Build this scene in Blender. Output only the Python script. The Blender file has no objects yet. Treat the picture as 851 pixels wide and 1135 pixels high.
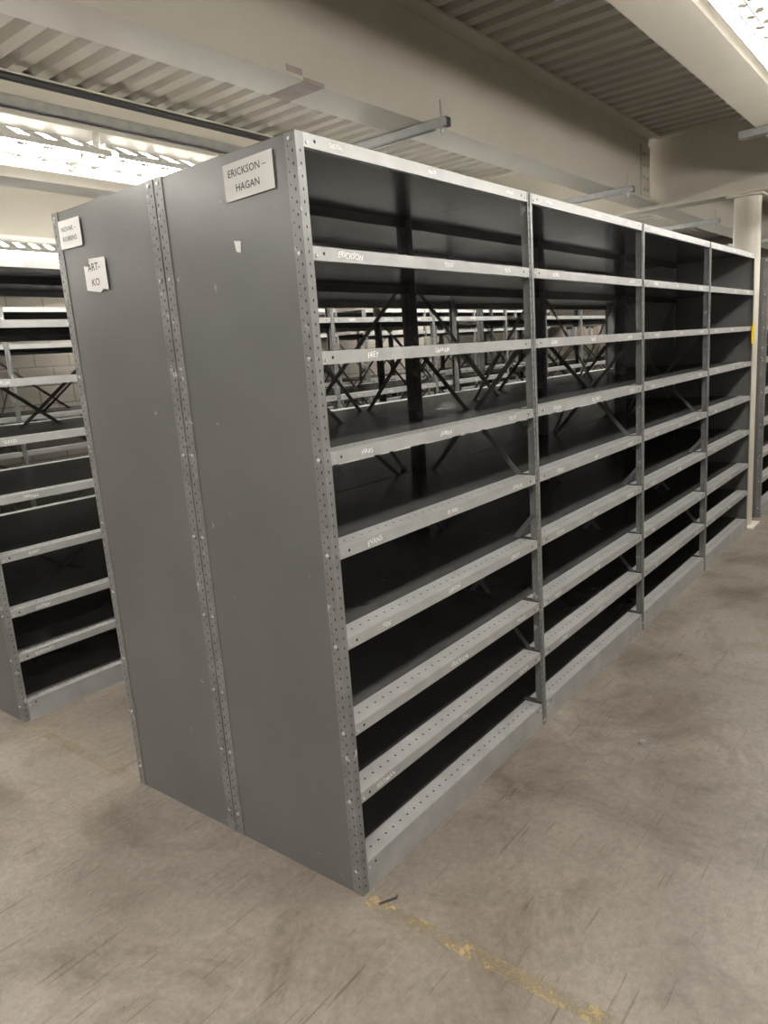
import bpy, math, random
import numpy as np
from mathutils import Matrix, Vector
random.seed(7)
scene = bpy.context.scene

# ------------------------------------------------------------------ camera fit
H=2.21
def fit():
    pts=[((0,0,0),(405,995)),((0,0,1),(325,142)),((0,2,0),(155,868)),((0,2,1),(55,240)),
         ((0,1,0),(265,920)),((0,1,1),(175,198)),((1,0,0),(600,803)),((1,0,1),(587,212)),
         ((2,0,0),(708,697)),((2,0,1),(712,248)),((3,0,0),(780,632)),((3,0,1),(788,268)),
         ((4,0,0),(832,585)),((4,0,1),(838,284))]
    G=np.array([p[0] for p in pts],float); U=np.array([p[1] for p in pts],float)
    def rot(r):
        th=np.linalg.norm(r)+1e-12; k=r/th
        K=np.array([[0,-k[2],k[1]],[k[2],0,-k[0]],[-k[1],k[0],0]])
        return np.eye(3)+math.sin(th)*K+(1-math.cos(th))*K@K
    R0=np.array([[.613,-.7865,-.0766],[-.2065,-.0658,-.9763],[.7627,.614,-.2028]])
    u,s,v=np.linalg.svd(R0); R0=u@v
    def proj(p,P):
        R=rot(p[3:6])@R0
        c=(R@(P-p[:3]).T).T
        return np.stack([c[:,0]/c[:,2]*p[6]+425.5,c[:,1]/c[:,2]*p[6]+567.5],1)
    def res(p):
        P=G*np.array([p[7],p[8],H]); return (proj(p,P)-U).ravel()
    p=np.array([-1.444,-1.357,1.626,0,0,0,807,1.22,.61])
    for it in range(60):
        r=res(p); J=np.zeros((len(r),9))
        for i in range(9):
            d=np.zeros(9); d[i]=1e-5*max(1,abs(p[i])); J[:,i]=(res(p+d)-r)/d[i]
        A=J.T@J; p=p-np.linalg.solve(A+1e-9*np.diag(np.diag(A)),J.T@r)
    R=rot(p[3:6])@R0
    return p,R
p,R=fit()
W=float(p[7]); D=float(p[8]); F=float(p[6])
cam=bpy.data.cameras.new("camera"); co=bpy.data.objects.new("camera",cam); scene.collection.objects.link(co)
cam.sensor_fit='VERTICAL'; cam.sensor_height=24; cam.lens=F/1135*24; cam.clip_start=.02
M=R.T@np.diag([1,-1,-1])
m4=Matrix([[*M[0],p[0]],[*M[1],p[1]],[*M[2],p[2]],[0,0,0,1]])
co.matrix_world=m4
scene.camera=co
try: scene.view_settings.view_transform='Standard'
except: pass

# ------------------------------------------------------------------ materials
def newmat(name):
    m=bpy.data.materials.new(name); m.use_nodes=True
    nt=m.node_tree; b=nt.nodes['Principled BSDF']; return m,nt,b
def N(nt,t,**k):
    n=nt.nodes.new(t)
    for a,v in k.items(): setattr(n,a,v)
    return n
def paint(name,col,rough=.4,var=.12,scale=6,scuff=0,spec=.5,metal=0,bump=0,thr=.69):
    m,nt,b=newmat(name)
    tc=N(nt,'ShaderNodeTexCoord'); no=N(nt,'ShaderNodeTexNoise'); no.inputs['Scale'].default_value=scale; no.inputs['Detail'].default_value=5
    nt.links.new(tc.outputs['Object'],no.inputs['Vector'])
    r=N(nt,'ShaderNodeValToRGB')
    r.color_ramp.elements[0].position=.3; r.color_ramp.elements[1].position=.7
    r.color_ramp.elements[0].color=(*[c*(1-var) for c in col],1); r.color_ramp.elements[1].color=(*[min(1,c*(1+var)) for c in col],1)
    nt.links.new(no.outputs['Fac'],r.inputs['Fac'])
    out=r.outputs['Color']
    if scuff:
        n2=N(nt,'ShaderNodeTexNoise'); n2.inputs['Scale'].default_value=18; n2.inputs['Detail'].default_value=8; n2.inputs['Roughness'].default_value=.65
        nt.links.new(tc.outputs['Object'],n2.inputs['Vector'])
        r2=N(nt,'ShaderNodeValToRGB'); r2.color_ramp.elements[0].position=thr; r2.color_ramp.elements[1].position=thr+.07
        r2.color_ramp.elements[0].color=(0,0,0,1); r2.color_ramp.elements[1].color=(scuff,)*3+(1,)
        nt.links.new(n2.outputs['Fac'],r2.inputs['Fac'])
        mx=N(nt,'ShaderNodeMixRGB'); mx.inputs['Color2'].default_value=(.6,.6,.57,1)
        nt.links.new(r2.outputs['Color'],mx.inputs['Fac']); nt.links.new(out,mx.inputs['Color1']); out=mx.outputs['Color']
    nt.links.new(out,b.inputs['Base Color'])
    b.inputs['Roughness'].default_value=rough; b.inputs['Metallic'].default_value=metal
    b.inputs['Specular IOR Level'].default_value=spec
    return m
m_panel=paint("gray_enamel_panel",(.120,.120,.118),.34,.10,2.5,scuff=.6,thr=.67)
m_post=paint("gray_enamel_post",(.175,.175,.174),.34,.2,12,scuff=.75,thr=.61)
m_lip_lit=paint("gray_enamel_lip_lit",(.35,.35,.344),.36,.12,10,scuff=.5,thr=.66)  # same shelf enamel, lightened: aisle lamp light painted into the colour
m_deck_shaded=paint("gray_enamel_deck_shaded",(.070,.070,.070),.25,.12,5,scuff=.2)  # same shelf enamel, darkened: interior shade painted into the colour
m_brace=paint("gray_enamel_brace",(.10,.10,.10),.35,.12,5)
m_hole=paint("punched_hole",(.012,.012,.012),.8,.1)
m_bolt=paint("zinc_bolt",(.6,.6,.58),.35,.1,metal=.7)
m_ink=paint("white_marker",(.88,.88,.87),.6,.03)
m_paper=paint("white_paper",(.88,.87,.85),.8,.02)
m_black=paint("black_print",(.02,.02,.02),.7,.05)
m_cream=paint("cream_painted_steel",(.63,.59,.51),.5,.05,1.5)
m_decking=paint("cream_roof_deck",(.50,.475,.42),.55,.06,1.2)
m_primer=paint("primer_patch",(.42,.34,.31),.7,.15,8)
m_zinc=paint("galvanized_strut",(.42,.43,.43),.35,.12,20,metal=.6)
m_white=paint("white_reflector",(.8,.79,.75),.35,.03)
m_cond=paint("dark_conduit",(.03,.03,.03),.5,.1)
m_wire=paint("white_wire",(.75,.74,.7),.4,.03)
m_yel=paint("yellow_plastic",(.9,.58,.01),.5,.05)
m_tube,nt,b=newmat("fluorescent_tube")
b.inputs['Base Color'].default_value=(.9,.9,.9,1); b.inputs['Emission Color'].default_value=(1,.965,.90,1); b.inputs['Emission Strength'].default_value=67

def floor_mat():
    m,nt,b=newmat("worn_concrete")
    tc=N(nt,'ShaderNodeTexCoord'); L=nt.links
    def noise(s,d=6,r=.6,vec=None,dist=0):
        n=N(nt,'ShaderNodeTexNoise'); n.inputs['Scale'].default_value=s; n.inputs['Detail'].default_value=d; n.inputs['Roughness'].default_value=r; n.inputs['Distortion'].default_value=dist
        L.new(vec or tc.outputs['Object'],n.inputs['Vector']); return n.outputs['Fac']
    def ramp(f,p0,p1,c0,c1):
        r=N(nt,'ShaderNodeValToRGB'); e=r.color_ramp.elements; e[0].position=p0;e[1].position=p1
        e[0].color=(*c0,1); e[1].color=(*c1,1); L.new(f,r.inputs['Fac']); return r.outputs['Color']
    def mix(t,f,a,bb):
        n=N(nt,'ShaderNodeMixRGB'); n.blend_type=t
        if isinstance(f,float): n.inputs['Fac'].default_value=f
        else: L.new(f,n.inputs['Fac'])
        L.new(a,n.inputs['Color1']); L.new(bb,n.inputs['Color2']); return n.outputs['Color']
    base=ramp(noise(1.1,10,.66,dist=.5),.34,.66,(.142,.120,.101),(.240,.210,.182))
    grain=ramp(noise(38,8,.75),.3,.7,(.74,.74,.74),(1.2,1.2,1.2))
    c=mix('MULTIPLY',1.0,base,grain)
    st=ramp(noise(1.9,12,.74,dist=1.0),.48,.66,(1,1,1),(.58,.54,.50))
    c=mix('MULTIPLY',1.0,c,st)
    st2=ramp(noise(7,10,.8,dist=.5),.56,.68,(1,1,1),(.72,.69,.66))
    c=mix('MULTIPLY',1.0,c,st2)
    dots=ramp(noise(26,4,.6),.70,.74,(1,1,1),(.5,.47,.44))
    c=mix('MULTIPLY',1.0,c,dots)
    for rot_,sc in ((.5,(1.2,22,1)),(-.9,(1.6,30,1)),(2.0,(1.0,26,1)),(1.3,(1.5,40,1)),(-.3,(1.1,50,1))):
        mp=N(nt,'ShaderNodeMapping'); mp.inputs['Rotation'].default_value=(0,0,rot_); mp.inputs['Scale'].default_value=sc
        L.new(tc.outputs['Object'],mp.inputs['Vector'])
        sk=ramp(noise(2.0,3,.5,mp.outputs['Vector']),.675,.71,(1,1,1),(.66,.63,.60))
        c=mix('MULTIPLY',1.0,c,sk)
    sp=ramp(noise(110,3,.6),.68,.73,(0,0,0),(.45,.45,.45))
    lt=N(nt,'ShaderNodeRGB'); lt.outputs[0].default_value=(.42,.385,.34,1)
    c=mix('MIX',sp,c,lt.outputs[0])
    L.new(c,b.inputs['Base Color'])
    rr=ramp(noise(2.2,6,.6),.3,.7,(.30,.30,.30),(.54,.54,.54)); L.new(rr,b.inputs['Roughness'])
    bp=N(nt,'ShaderNodeBump'); bp.inputs['Strength'].default_value=.18; bp.inputs['Distance'].default_value=.01
    L.new(noise(60,5,.6),bp.inputs['Height']); L.new(bp.outputs['Normal'],b.inputs['Normal'])
    return m
m_floor=floor_mat()
def block_mat():
    m,nt,b=newmat("painted_cinder_block"); L=nt.links
    tc=N(nt,'ShaderNodeTexCoord'); sx=N(nt,'ShaderNodeSeparateXYZ'); cb=N(nt,'ShaderNodeCombineXYZ'); ad=N(nt,'ShaderNodeMath')
    L.new(tc.outputs['Object'],sx.inputs[0]); L.new(sx.outputs['X'],ad.inputs[0]); L.new(sx.outputs['Y'],ad.inputs[1]); L.new(ad.outputs[0],cb.inputs['X']); L.new(sx.outputs['Z'],cb.inputs['Y'])
    br=N(nt,'ShaderNodeTexBrick'); br.inputs['Scale'].default_value=1; br.inputs['Brick Width'].default_value=.4; br.inputs['Row Height'].default_value=.2; br.inputs['Mortar Size'].default_value=.008
    br.inputs['Color1'].default_value=(.31,.285,.25,1); br.inputs['Color2'].default_value=(.36,.33,.285,1); br.inputs['Mortar'].default_value=(.20,.185,.16,1)
    L.new(cb.outputs[0],br.inputs['Vector']); L.new(br.outputs['Color'],b.inputs['Base Color'])
    bp=N(nt,'ShaderNodeBump'); bp.inputs['Strength'].default_value=.5; bp.invert=True; L.new(br.outputs['Fac'],bp.inputs['Height']); L.new(bp.outputs['Normal'],b.inputs['Normal'])
    b.inputs['Roughness'].default_value=.75
    return m
m_block=block_mat()
def line_mat(nm,k):
    m,nt,b=newmat(nm); L=nt.links
    tc=N(nt,'ShaderNodeTexCoord')
    n=N(nt,'ShaderNodeTexNoise'); n.inputs['Scale'].default_value=9; n.inputs['Detail'].default_value=10; n.inputs['Roughness'].default_value=.8
    L.new(tc.outputs['Object'],n.inputs['Vector'])
    r=N(nt,'ShaderNodeValToRGB'); r.color_ramp.elements[0].position=.45; r.color_ramp.elements[1].position=.58
    r.color_ramp.elements[0].color=(.06,.06,.06,1); r.color_ramp.elements[1].color=(k,k,k,1)
    L.new(n.outputs['Fac'],r.inputs['Fac']); L.new(r.outputs['Color'],b.inputs['Alpha'])
    b.inputs['Base Color'].default_value=(.43,.33,.175,1); b.inputs['Roughness'].default_value=.6
    return m
m_line=line_mat("worn_yellow_paint",.75); m_line2=line_mat("faded_yellow_paint",.4)

# ------------------------------------------------------------------ mesh builder
class MB:
    def __init__(s,mats): s.v=[];s.f=[];s.m=[];s.mats=mats
    def box(s,x0,x1,y0,y1,z0,z1,m=0):
        i=len(s.v); s.v+=[(x0,y0,z0),(x1,y0,z0),(x1,y1,z0),(x0,y1,z0),(x0,y0,z1),(x1,y0,z1),(x1,y1,z1),(x0,y1,z1)]
        s.f+=[(i,i+3,i+2,i+1),(i+4,i+5,i+6,i+7),(i,i+1,i+5,i+4),(i+1,i+2,i+6,i+5),(i+2,i+3,i+7,i+6),(i+3,i,i+4,i+7)]; s.m+=[m]*6
    def poly(s,pts,m=0):
        i=len(s.v); s.v+=[tuple(q) for q in pts]; s.f.append(tuple(range(i,i+len(pts)))); s.m.append(m)
    def disc(s,c,ax,r,m=0,n=6,ry=None,off=0):
        ry=ry or r; pts=[]
        for k in range(n):
            a=2*math.pi*(k+.5)/n*(1); u=r*math.cos(a); w=ry*math.sin(a)
            if ax=='-y': pts.append((c[0]+u,c[1],c[2]+w))
            elif ax=='+y': pts.append((c[0]-u,c[1],c[2]+w))
            elif ax=='-x': pts.append((c[0],c[1]-u,c[2]+w))
            elif ax=='+z': pts.append((c[0]+u,c[1]+w,c[2]))
        s.poly(pts,m)
    def bolt(s,c,ax,r=.006,h=.004,m=0):
        n=6;i=len(s.v)
        for hh,rr in ((0,r),(h,r*.8)):
            for k in range(n):
                a=2*math.pi*k/n; u=rr*math.cos(a); w=rr*math.sin(a)
                if ax=='-y': s.v.append((c[0]+u,c[1]-hh,c[2]+w))
                else: s.v.append((c[0]-hh,c[1]-u,c[2]+w))
        for k in range(n): s.f.append((i+k,i+(k+1)%n,i+n+(k+1)%n,i+n+k)); s.m.append(m)
        s.f.append(tuple(range(i+n,i+2*n))); s.m.append(m)
    def bar(s,p0,p1,w,t,nrm,m=0):
        p0=Vector(p0);p1=Vector(p1); d=(p1-p0).normalized(); nn=Vector(nrm).normalized(); u=d.cross(nn).normalized()*w/2; nn=nn*t/2
        i=len(s.v)
        for q in (p0,p1):
            for a,b_ in ((-1,-1),(1,-1),(1,1),(-1,1)): s.v.append(tuple(q+u*a+nn*b_))
        s.f+=[(i,i+1,i+2,i+3),(i+7,i+6,i+5,i+4)]+[(i+k,i+4+k,i+4+(k+1)%4,i+(k+1)%4) for k in range(4)]; s.m+=[m]*6
    def cyl(s,p0,p1,r,n=10,m=0,caps=True):
        p0=Vector(p0);p1=Vector(p1); d=(p1-p0).normalized(); a=Vector((0,0,1)) if abs(d.z)<.9 else Vector((1,0,0)); u=d.cross(a).normalized(); w=d.cross(u)
        i=len(s.v)
        for q in (p0,p1):
            for k in range(n):
                t=2*math.pi*k/n; s.v.append(tuple(q+u*r*math.cos(t)+w*r*math.sin(t)))
        for k in range(n): s.f.append((i+k,i+(k+1)%n,i+n+(k+1)%n,i+n+k)); s.m.append(m)
        if caps: s.f.append(tuple(range(i+n-1,i-1,-1))); s.m.append(m); s.f.append(tuple(range(i+n,i+2*n))); s.m.append(m)
    def text(s,txt,size,fn,m=0,bold=0.0):
        vs,fs=textmesh(txt,bold)
        i=len(s.v)
        for (x,y) in vs: s.v.append(fn(x*size,y*size))
        for f in fs: s.f.append(tuple(i+k for k in f)); s.m.append(m)
    def build(s,name,parent=None,smooth=False):
        me=bpy.data.meshes.new(name); me.from_pydata(s.v,[],s.f)
        for mm in s.mats: me.materials.append(mm)
        me.polygons.foreach_set('material_index',s.m)
        if smooth: me.polygons.foreach_set('use_smooth',[True]*len(s.f))
        me.update(); o=bpy.data.objects.new(name,me); scene.collection.objects.link(o)
        if parent: o.parent=parent
        return o
_tc={}
def textmesh(t,bold):
    if (t,bold) in _tc: return _tc[(t,bold)]
    cu=bpy.data.curves.new("t",'FONT'); cu.body=t; cu.resolution_u=2; cu.align_x='CENTER'; cu.align_y='CENTER'; cu.offset=bold; cu.space_character=1+bold*2
    o=bpy.data.objects.new("t",cu); scene.collection.objects.link(o)
    bpy.context.view_layer.update()
    dg=bpy.context.evaluated_depsgraph_get(); me=o.evaluated_get(dg).to_mesh()
    r=([(v.co.x,v.co.y) for v in me.vertices],[tuple(q.vertices) for q in me.polygons])
    o.evaluated_get(dg).to_mesh_clear(); bpy.data.objects.remove(o); bpy.data.curves.remove(cu)
    _tc[(t,bold)]=r; return r
def empty(name):
    e=bpy.data.objects.new(name,None); scene.collection.objects.link(e); e.empty_display_size=.2; return e

# ------------------------------------------------------------------ shelving rows
LV=[.065,.308,.535,.81,1.085,1.357,1.63,1.90,2.175]   # bottom of lips
LIP=.035
NAMES=["ERICKSON","ERMAN","EUBANKS","EVANS","FARRELL","FASOLD","FEKETE","FELDMAN","FERRIS","FIELDS","FISCHER","FLYNN","FORD","FOSTER","FOX","FRANK","FREY","FULTON","GARCIA","GATES","GIBSON","GLENN","GRAHAM","GREEN","GUNN","HAAS","HAGAN","FINCH","FABRE","GOLDIN"]
ctr=[0]
def shelving(x0,nb,y0,labels,holes=True,panel_near=True,panel_far=False):
    E=empty("steel_shelving_row")
    P=MB([m_post,m_hole,m_bolt]); S=MB([m_deck_shaded,m_lip_lit,m_hole,m_bolt]); Pn=MB([m_panel]); B=MB([m_brace]); T=MB([m_ink])
    y1=y0+D; y2=y0+2*D; fw=.038; fe=.027; th=.0025
    for k in range(nb+1):
        x=x0+k*W
        first=k==0; last=k==nb
        for (yf,dr) in ((y0,1),(y1-.003,-1),(y1+.003,1),(y2,-1)):
            a,b_=(x-fw/2,x+fw/2)
            if first: a,b_=(x-.003,x+fe)
            if last: a,b_=(x-fe,x+.003)
            ya,yb=sorted((yf,yf+dr*th)); P.box(a,b_,ya,yb,0,H)
            wx=x-.003 if first else (x if last else x-th/2)
            ya,yb=sorted((yf+dr*th,yf+dr*fw)); P.box(wx,wx+th,ya,yb,0,H)
            if not(first or last):
                ya,yb=sorted((yf-dr*.004,yf)); P.box(x-.006,x+.006,ya,yb,0,H)
            if holes:
                z=.03
                while z<H-.02:
                    if dr==1 and yf==y0:
                        if first: P.disc((x+.012,y0-.0006,z),'-y',.003,1,ry=.0045)
                        elif last: P.disc((x-.012,y0-.0006,z),'-y',.003,1,ry=.0045)
                        else:
                            P.disc((x-.0125,y0-.0006,z),'-y',.003,1,ry=.0048); P.disc((x+.0125,y0-.0006,z),'-y',.003,1,ry=.0048)
                    if first:
                        P.disc((x-.0036,yf+dr*.012,z),'-x',.0029,1,ry=.0048)
                        P.disc((x-.0036,yf+dr*.028,z+.013),'-x',.0024,1)
                    if dr==-1 and yf<y1 and not first:
                        P.disc((x-.01,yf-th-.0006,z),'-y',.004,1); P.disc((x+.01,yf-th-.0006,z),'-y',.004,1)
                    if dr==-1 and yf==y2 and not first:
                        P.disc((x-.01,yf-th-.0006,z),'-y',.004,1); P.disc((x+.01,yf-th-.0006,z),'-y',.004,1)
                    z+=.0254*1.2
                if first:
                    for z in LV: P.bolt((x-.003,yf+dr*.02,z+.018),'-x',m=2)
    if panel_near:
        for (a,b_) in ((y0+.002,y1-.0035),(y1+.0035,y2-.002)): Pn.box(x0,x0+.0015,a,b_,.0,H-.002)
    if panel_far:
        for (a,b_) in ((y0+.002,y1-.0035),(y1+.0035,y2-.002)): Pn.box(x0+nb*W-.002,x0+nb*W-.0005,a,b_,.0,H-.002)
    for k in range(nb):
        xa=x0+k*W+.002; xb=x0+(k+1)*W-.002
        for (ya,yb,d) in ((y0,y1,1),(y1,y2,-1)):
            fy=ya if d==1 else yb
            for li,z in enumerate(LV):
                zt=z+LIP
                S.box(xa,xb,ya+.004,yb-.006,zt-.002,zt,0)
                zb=z if li else .0
                lx0=xa+(fe-.004 if k==0 else fw/2); lx1=xb-(fe-.004 if k==nb-1 else fw/2)
                q0,q1=sorted((fy+d*.0005,fy+d*.003))
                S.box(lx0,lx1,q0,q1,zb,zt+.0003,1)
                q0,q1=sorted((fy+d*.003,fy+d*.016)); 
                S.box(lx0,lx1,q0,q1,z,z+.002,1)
                q0,q1=sorted((fy+d*.003,fy+d*.080)); S.box(lx0,lx1,q0,q1,zt,zt+.0008,1)  # painted lit strip: lighter enamel where lamp light reaches the deck front
                by=(y1-.006) if d==1 else (y1+.006)
                q0,q1=sorted((by,by-d*.002)); S.box(xa,xb,q0,q1,z,zt,0)
                if d==1 and holes:
                    n=int((lx1-lx0)/.04)
                    for j in range(n):
                        xx=lx0+.03+j*.04
                        if li<8: 
                            S.disc((xx,fy+.04,zt+.0014),'+z',.0045,2)
                            S.disc((xx,yb-.0086,z+.018),'-y',.004,2)
                    for xx in (lx0+.014,lx1-.014): S.bolt((xx,fy+.0005,z+.012),'-y',.005,.003,3); S.disc((xx+(.03 if xx<x0+k*W+W/2 else -.03),fy+.0001,z+.018),'-y',.005,2)
                if d==1 and labels and 0<li:
                    for j in range(3):
                        if random.random()<.05: continue
                        ctr[0]+=7; nm=NAMES[(ctr[0]+random.randrange(3))%len(NAMES)]; sz=random.uniform(.020,.025)
                        cx=lx0+(lx1-lx0)*(.14+.36*j)+random.uniform(-.05,.05); an=random.uniform(-.06,.06); sh=random.uniform(-.2,.5); ph=random.uniform(0,6)
                        if li==8: sz*=.75
                        T.text(nm,sz,lambda u,w,cx=cx,an=an,z=z,sh=sh,ph=ph:(cx+u*.95+sh*w-an*w+.0012*math.sin(w*500+ph),fy-.0008,z+.0175+w+an*u+.0018*math.sin(u*130+ph)),0,bold=.006)
        for za,zb in ((.12,1.0),(1.02,1.95)):
            B.bar((xa+.03,y1-.001,za),(xb-.03,y1-.001,zb),.02,.0015,(0,1,0)); B.bar((xa+.03,y1+.001,zb),(xb-.03,y1+.001,za),.02,.0015,(0,1,0))
    for k in range(1,nb+1):
        x=x0+k*W-.006
        if k==nb and panel_far: continue
        for (ya,yb) in ((y0,y1),(y1,y2)):
            for za,zb in ((1.05,1.68),(.3,.95)):
                B.bar((x,ya+.02,za),(x,yb-.02,zb),.02,.0015,(1,0,0)); B.bar((x+.003,ya+.02,zb),(x+.003,yb-.02,za),.02,.0015,(1,0,0))
    P.build("posts",E); S.build("shelves",E); B.build("cross_braces",E)
    if Pn.v: Pn.build("end_panels",E)
    if T.v: T.build("handwritten_labels",E)
    return E
X2=4*W+.5
shelving(0,4,0,True,panel_far=True)
shelving(0,4,2.18,True,True)
shelving(X2,4,0,False,True,True)
shelving(X2,4,2.18,False,True,False)
shelving(0,4,4.36,False,False,False)
shelving(X2,4,4.36,False,False,False)

# ------------------------------------------------------------------ paper signs
def sign(name,ya,yb,za,zb,lines,size,skew=0.0,torn=False):
    g=MB([m_paper,m_black]); x=-.0055
    if torn:
        pts=[(ya,za+.01),(ya+.0,zb-.02),(ya-.03,zb-.025),(ya-.035,zb),(yb,zb-.005),(yb,za),(yb+.03,za+.006),(yb+.05,za-.004)]
    else:
        pts=[(ya,za),(ya,zb),(yb,zb+skew),(yb,za+skew)]
    g.poly([(x,a,b_) for a,b_ in pts],0)
    cy=(ya+yb)/2; n=len(lines)
    for i,l in enumerate(lines):
        zc=(za+zb)/2+skew/2+(n/2-.5-i)*size*1.45
        g.text(l,size,lambda u,w:(x-.0008,cy-u+.004,zc+w+skew*(u/abs(ya-yb))),1)
    return g.build(name)
sign("paper_sign",.278,.083,2.085,2.18,["ERICKSON –","HAGAN"],.027,.004)
sign("paper_sign",1.158,1.022,2.085,2.178,["NOVAK –","ROBBINS"],.022,-.002)
sign("torn_paper_sign",1.035,.905,1.925,2.035,["ART-","KO"],.034,0,True)
g=MB([m_paper]); g.poly([(-.002,.262,1.955),(-.002,.268,1.985),(-.002,.24,1.98),(-.002,.245,1.95)][::-1]); g.build("tape_scrap")
g=MB([m_yel]); g.box(4*W-.08,4*W+.0,-.012,-.006,1.53,1.66); g.box(4*W-.06,4*W-.02,-.012,-.006,1.66,1.69); g.build("yellow_tag")

# ------------------------------------------------------------------ books on the far shelves
mb=[paint("book_cloth_%d"%i,c,.6,.1) for i,c in enumerate([(.16,.13,.10),(.10,.11,.13),(.24,.22,.20),(.15,.10,.08),(.2,.17,.13),(.08,.08,.08)])]
g=MB(mb+[m_paper]); x=X2+.9
while x<X2+2.3:
    w=random.uniform(.03,.06); h=random.uniform(.12,.16); mi=random.randrange(6)
    g.box(x,x+.002,2.24,2.42,1.667,1.667+h,mi); g.box(x+w-.002,x+w,2.24,2.42,1.667,1.667+h,mi); g.box(x,x+w,2.238,2.242,1.667,1.667+h,mi)
    g.box(x+.002,x+w-.002,2.242,2.415,1.67,1.667+h-.005,6); x+=w+.003
g.build("row_of_books")

# ------------------------------------------------------------------ room shell
XA,XB,YA,YB=-5,12.5,-4.5,6.6; ZC=3.23
def simple(name,mat,*b):
    g=MB([mat]); g.box(*b); return g.build(name)
simple("floor",m_floor,XA,XB,YA,YB,-.1,0)
simple("wall_back",m_block,XA,XB,YB,YB+.2,0,3.5)
simple("wall_front",m_block,XA,XB,YA-.2,YA,0,3.5)
simple("wall_left",m_block,XA-.2,XA,YA,YB,0,3.5)
simple("wall_right",m_block,XB,XB+.2,YA,YB,0,3.5)
g=MB([m_decking]); prof=[]; x=XA; pit=.15
while x<XB:
    prof+=[(x,ZC),(x+.075,ZC),(x+.095,ZC+.05),(x+.13,ZC+.05)]; x+=pit
prof.append((x,ZC))
for (a,b_) in zip(prof[:-1],prof[1:]): g.poly([(a[0],YA,a[1]),(b_[0],YA,b_[1]),(b_[0],YB,b_[1]),(a[0],YB,a[1])][::-1])
g.poly([(XA,YA,ZC+.1),(XB+.2,YA,ZC+.1),(XB+.2,YB,ZC+.1),(XA,YB,ZC+.1)])
g.build("ceiling")
ZB=2.70
def ibeam(axis,c,a,b_,zb,zt,fw=.2,prim=None):
    g=MB([m_cream,m_primer]); tf=.016; tw=.01
    for (w,z0,z1) in ((fw,zb,zb+tf),(tw,zb+tf,zt-tf),(fw,zt-tf,zt)):
        if axis=='x': g.box(a,b_,c-w/2,c+w/2,z0,z1)
        else: g.box(c-w/2,c+w/2,a,b_,z0,z1)
    if prim:
        g.box(prim-.05,prim+.07,c-fw/2-.0005,c+fw/2+.0005,zb-.0005,zb+tf*.9,1); g.box(prim-.04,prim+.05,c-tw/2-.0005,c,zb+.02,zb+.09,1)
    return g.build("steel_beam")
for c in (-2.2,-.47,.83,2.75,4.6):
    ibeam('x',c,XA,5.05,ZB,ZC,prim=.9 if c==.83 else None)
    ibeam('x',c,5.25,XB,ZB,ZC)
ibeam('y',5.15,YA,YB,ZB-.03,ZC,.2)
g=MB([m_cream,m_bolt])
for c in (-.47,.83):
    g.box(4.86,5.05,c-.02,c-.006,ZB+.06,ZC-.08)
    for i in range(4):
        for xx in (4.9,4.98): g.bolt((xx,c-.02,ZB+.11+i*.09),'-y',.014,.012,1)
g.build("beam_connection_plate")
g=MB([m_cream]); CX,CY=5.22,.1
g.cyl((CX,CY,0),(CX,CY,ZB-.045),.1,32); g.box(CX-.14,CX+.14,CY-.14,CY+.14,0,.015); g.box(CX-.13,CX+.13,CY-.13,CY+.13,ZB-.045,ZB-.03)
g.build("support_column",smooth=False)
g=MB([m_cond]); g.cyl((XA,2.35,3.08),(5.0,2.35,3.08),.019,10)
g.build("electrical_conduit")

# ------------------------------------------------------------------ struts
def strut(axis,c,a,b_,z,nm="strut_channel"):
    g=MB([m_zinc,m_hole,m_bolt]); w=.041; t=.0025; h=.041
    def bx(p0,p1,z0,z1,a=a,b_=b_):
        if axis=='y': g.box(c+p0,c+p1,a,b_,z0,z1)
        else: g.box(a,b_,c+p0,c+p1,z0,z1)
    bx(-w/2,-w/2+t,z,z+h); bx(w/2-t,w/2,z,z+h); bx(-w/2,w/2,z+h-t,z+h); bx(-w/2,-w/2+.01,z,z+t); bx(w/2-.01,w/2,z,z+t)
    if axis=='y':
        g.cyl((c,a+.04,z-.03),(c,a+.04,z+.12),.005,8,2); g.box(c-.02,c+.02,a+.02,a+.06,z-.006,z,2); g.cyl((c,a+.04,z-.02),(c,a+.04,z-.006),.011,6,2)
    return g.build(nm)
for x in (-2.4,-.5,1.67,4.08,6.4,8.8): strut('y',x,.60,2.9,ZB-.043)
for x in (-1.0,.9,3.22,6.0,8.4): strut('y',x,-1.6,-.285,ZB-.043)

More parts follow.
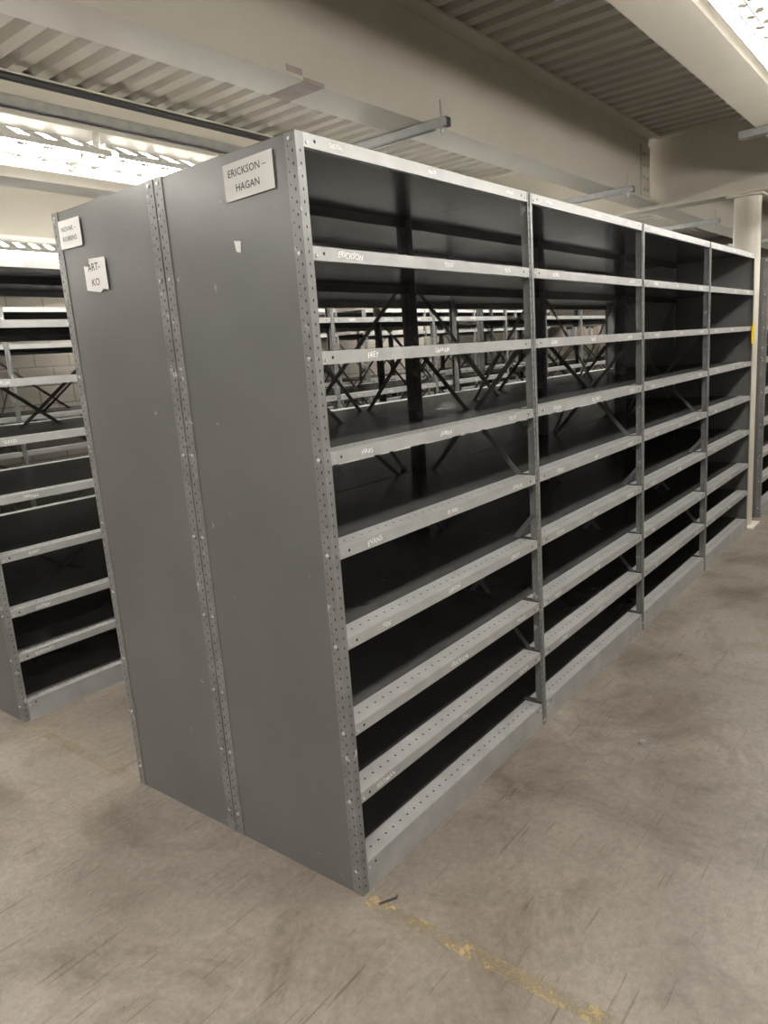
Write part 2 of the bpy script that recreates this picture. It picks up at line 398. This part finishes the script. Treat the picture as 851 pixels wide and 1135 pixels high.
# ------------------------------------------------------------------ fluorescent fixtures
def fixture(x0,yc,zt,L=2.42,guard=True):
    E=empty("fluorescent_light_fixture")
    g=MB([m_white]); g.box(x0,x0+L,yc-.055,yc+.055,zt-.05,zt)
    def wing(a,b_,t0,t1):
        for sgn in (-1,1):
            ya,za=.055+.115*t0,.045+.06*t0; yb,zb=.055+.115*t1,.045+.06*t1
            g.poly([(a,yc+sgn*ya,zt-za),(b_,yc+sgn*ya,zt-za),(b_,yc+sgn*yb,zt-zb),(a,yc+sgn*yb,zt-zb)])
    wing(x0,x0+L,0,.12); wing(x0,x0+L,.8,1.0); n=22; pt=L/n
    for j in range(n): wing(x0+j*pt,x0+j*pt+pt*.60,.12,.8)
    for sgn in (-1,1):
        q0,q1=sorted((yc+sgn*.17,yc+sgn*.173)); g.box(x0,x0+L,q0,q1,zt-.125,zt-.103)
    for xx in (x0+.0,x0+L/2-.015,x0+L-.03):
        for sgn in (-1,1): g.box(xx,xx+.03,yc+sgn*.075-.015,yc+sgn*.075+.015,zt-.095,zt-.05)
    g.build("housing",E)
    t=MB([m_tube])
    for sgn in (-1,1):
        for a in (x0+.03,x0+L/2+.015): t.cyl((a,yc+sgn*.075,zt-.082),(a+L/2-.045,yc+sgn*.075,zt-.082),.016,8,0,False)
    t.build("tubes",E,smooth=True)
    if guard:
        w=MB([m_wire]); n=int(L/.05)
        for j in range(n+1):
            xx=x0+j*L/n; w.bar((xx,yc-.165,zt-.12),(xx,yc-.08,zt-.15),.004,.004,(1,0,0)); w.bar((xx,yc+.165,zt-.12),(xx,yc+.08,zt-.15),.004,.004,(1,0,0)); w.bar((xx,yc-.08,zt-.15),(xx,yc+.08,zt-.15),.004,.004,(1,0,0))
        for yy,zz in ((-.165,.12),(-.12,.136),(-.08,.15),(0,.15),(.08,.15),(.12,.136),(.165,.12)): w.box(x0,x0+L,yc+yy-.002,yc+yy+.002,zt-zz-.002,zt-zz+.002)
        w.build("wire_guard",E)
ZL=ZB-.045
for yc in (1.66,-.90):
    for x in ([-4.4,-1.95,.5,2.95,5.6,8.05]): fixture(x,yc,ZL)
for x in (-1.95,.5,2.95,5.6,8.05): fixture(x,4.0,ZL)
for x in (-1.95,2.95,8.05): fixture(x,6.1,ZL)  # added fixtures, invented to light the back wall
fixture(-3.5,-2.9,ZL)
strut('x',1.66,-4.4,5.0,ZB+.0); strut('x',1.66,5.3,10.4,ZB+.0)

# ------------------------------------------------------------------ floor details
g=MB([m_line,m_line2]); 
for a,b_,mi in ((-4,-.02,0),(1.24,2.15,1),(3.45,4.3,1)): g.poly([(-.028,a,.0008),(.022,a,.0008),(.022,b_,.0008),(-.028,b_,.0008)],mi)
g.build("floor_marking_line")
g=MB([m_zinc,m_hole]); 
g.box(1.30,1.345,-.42,-.40,.0,.002); g.box(1.30,1.304,-.42,-.40,.0,.012); g.disc((1.33,-.41,.0026),'+z',.004,1); g.build("shelf_clip")
g=MB([m_cond]); g.bar((.0,-.06,.002),(.05,-.09,.002),.008,.003,(0,0,1)); g.bar((.05,-.09,.002),(.06,-.085,.002),.006,.003,(0,0,1)); g.build("debris_scrap")

w=bpy.data.worlds.new("world"); scene.world=w; w.use_nodes=True
w.node_tree.nodes['Background'].inputs[0].default_value=(.9,.85,.75,1); w.node_tree.nodes['Background'].inputs[1].default_value=.05
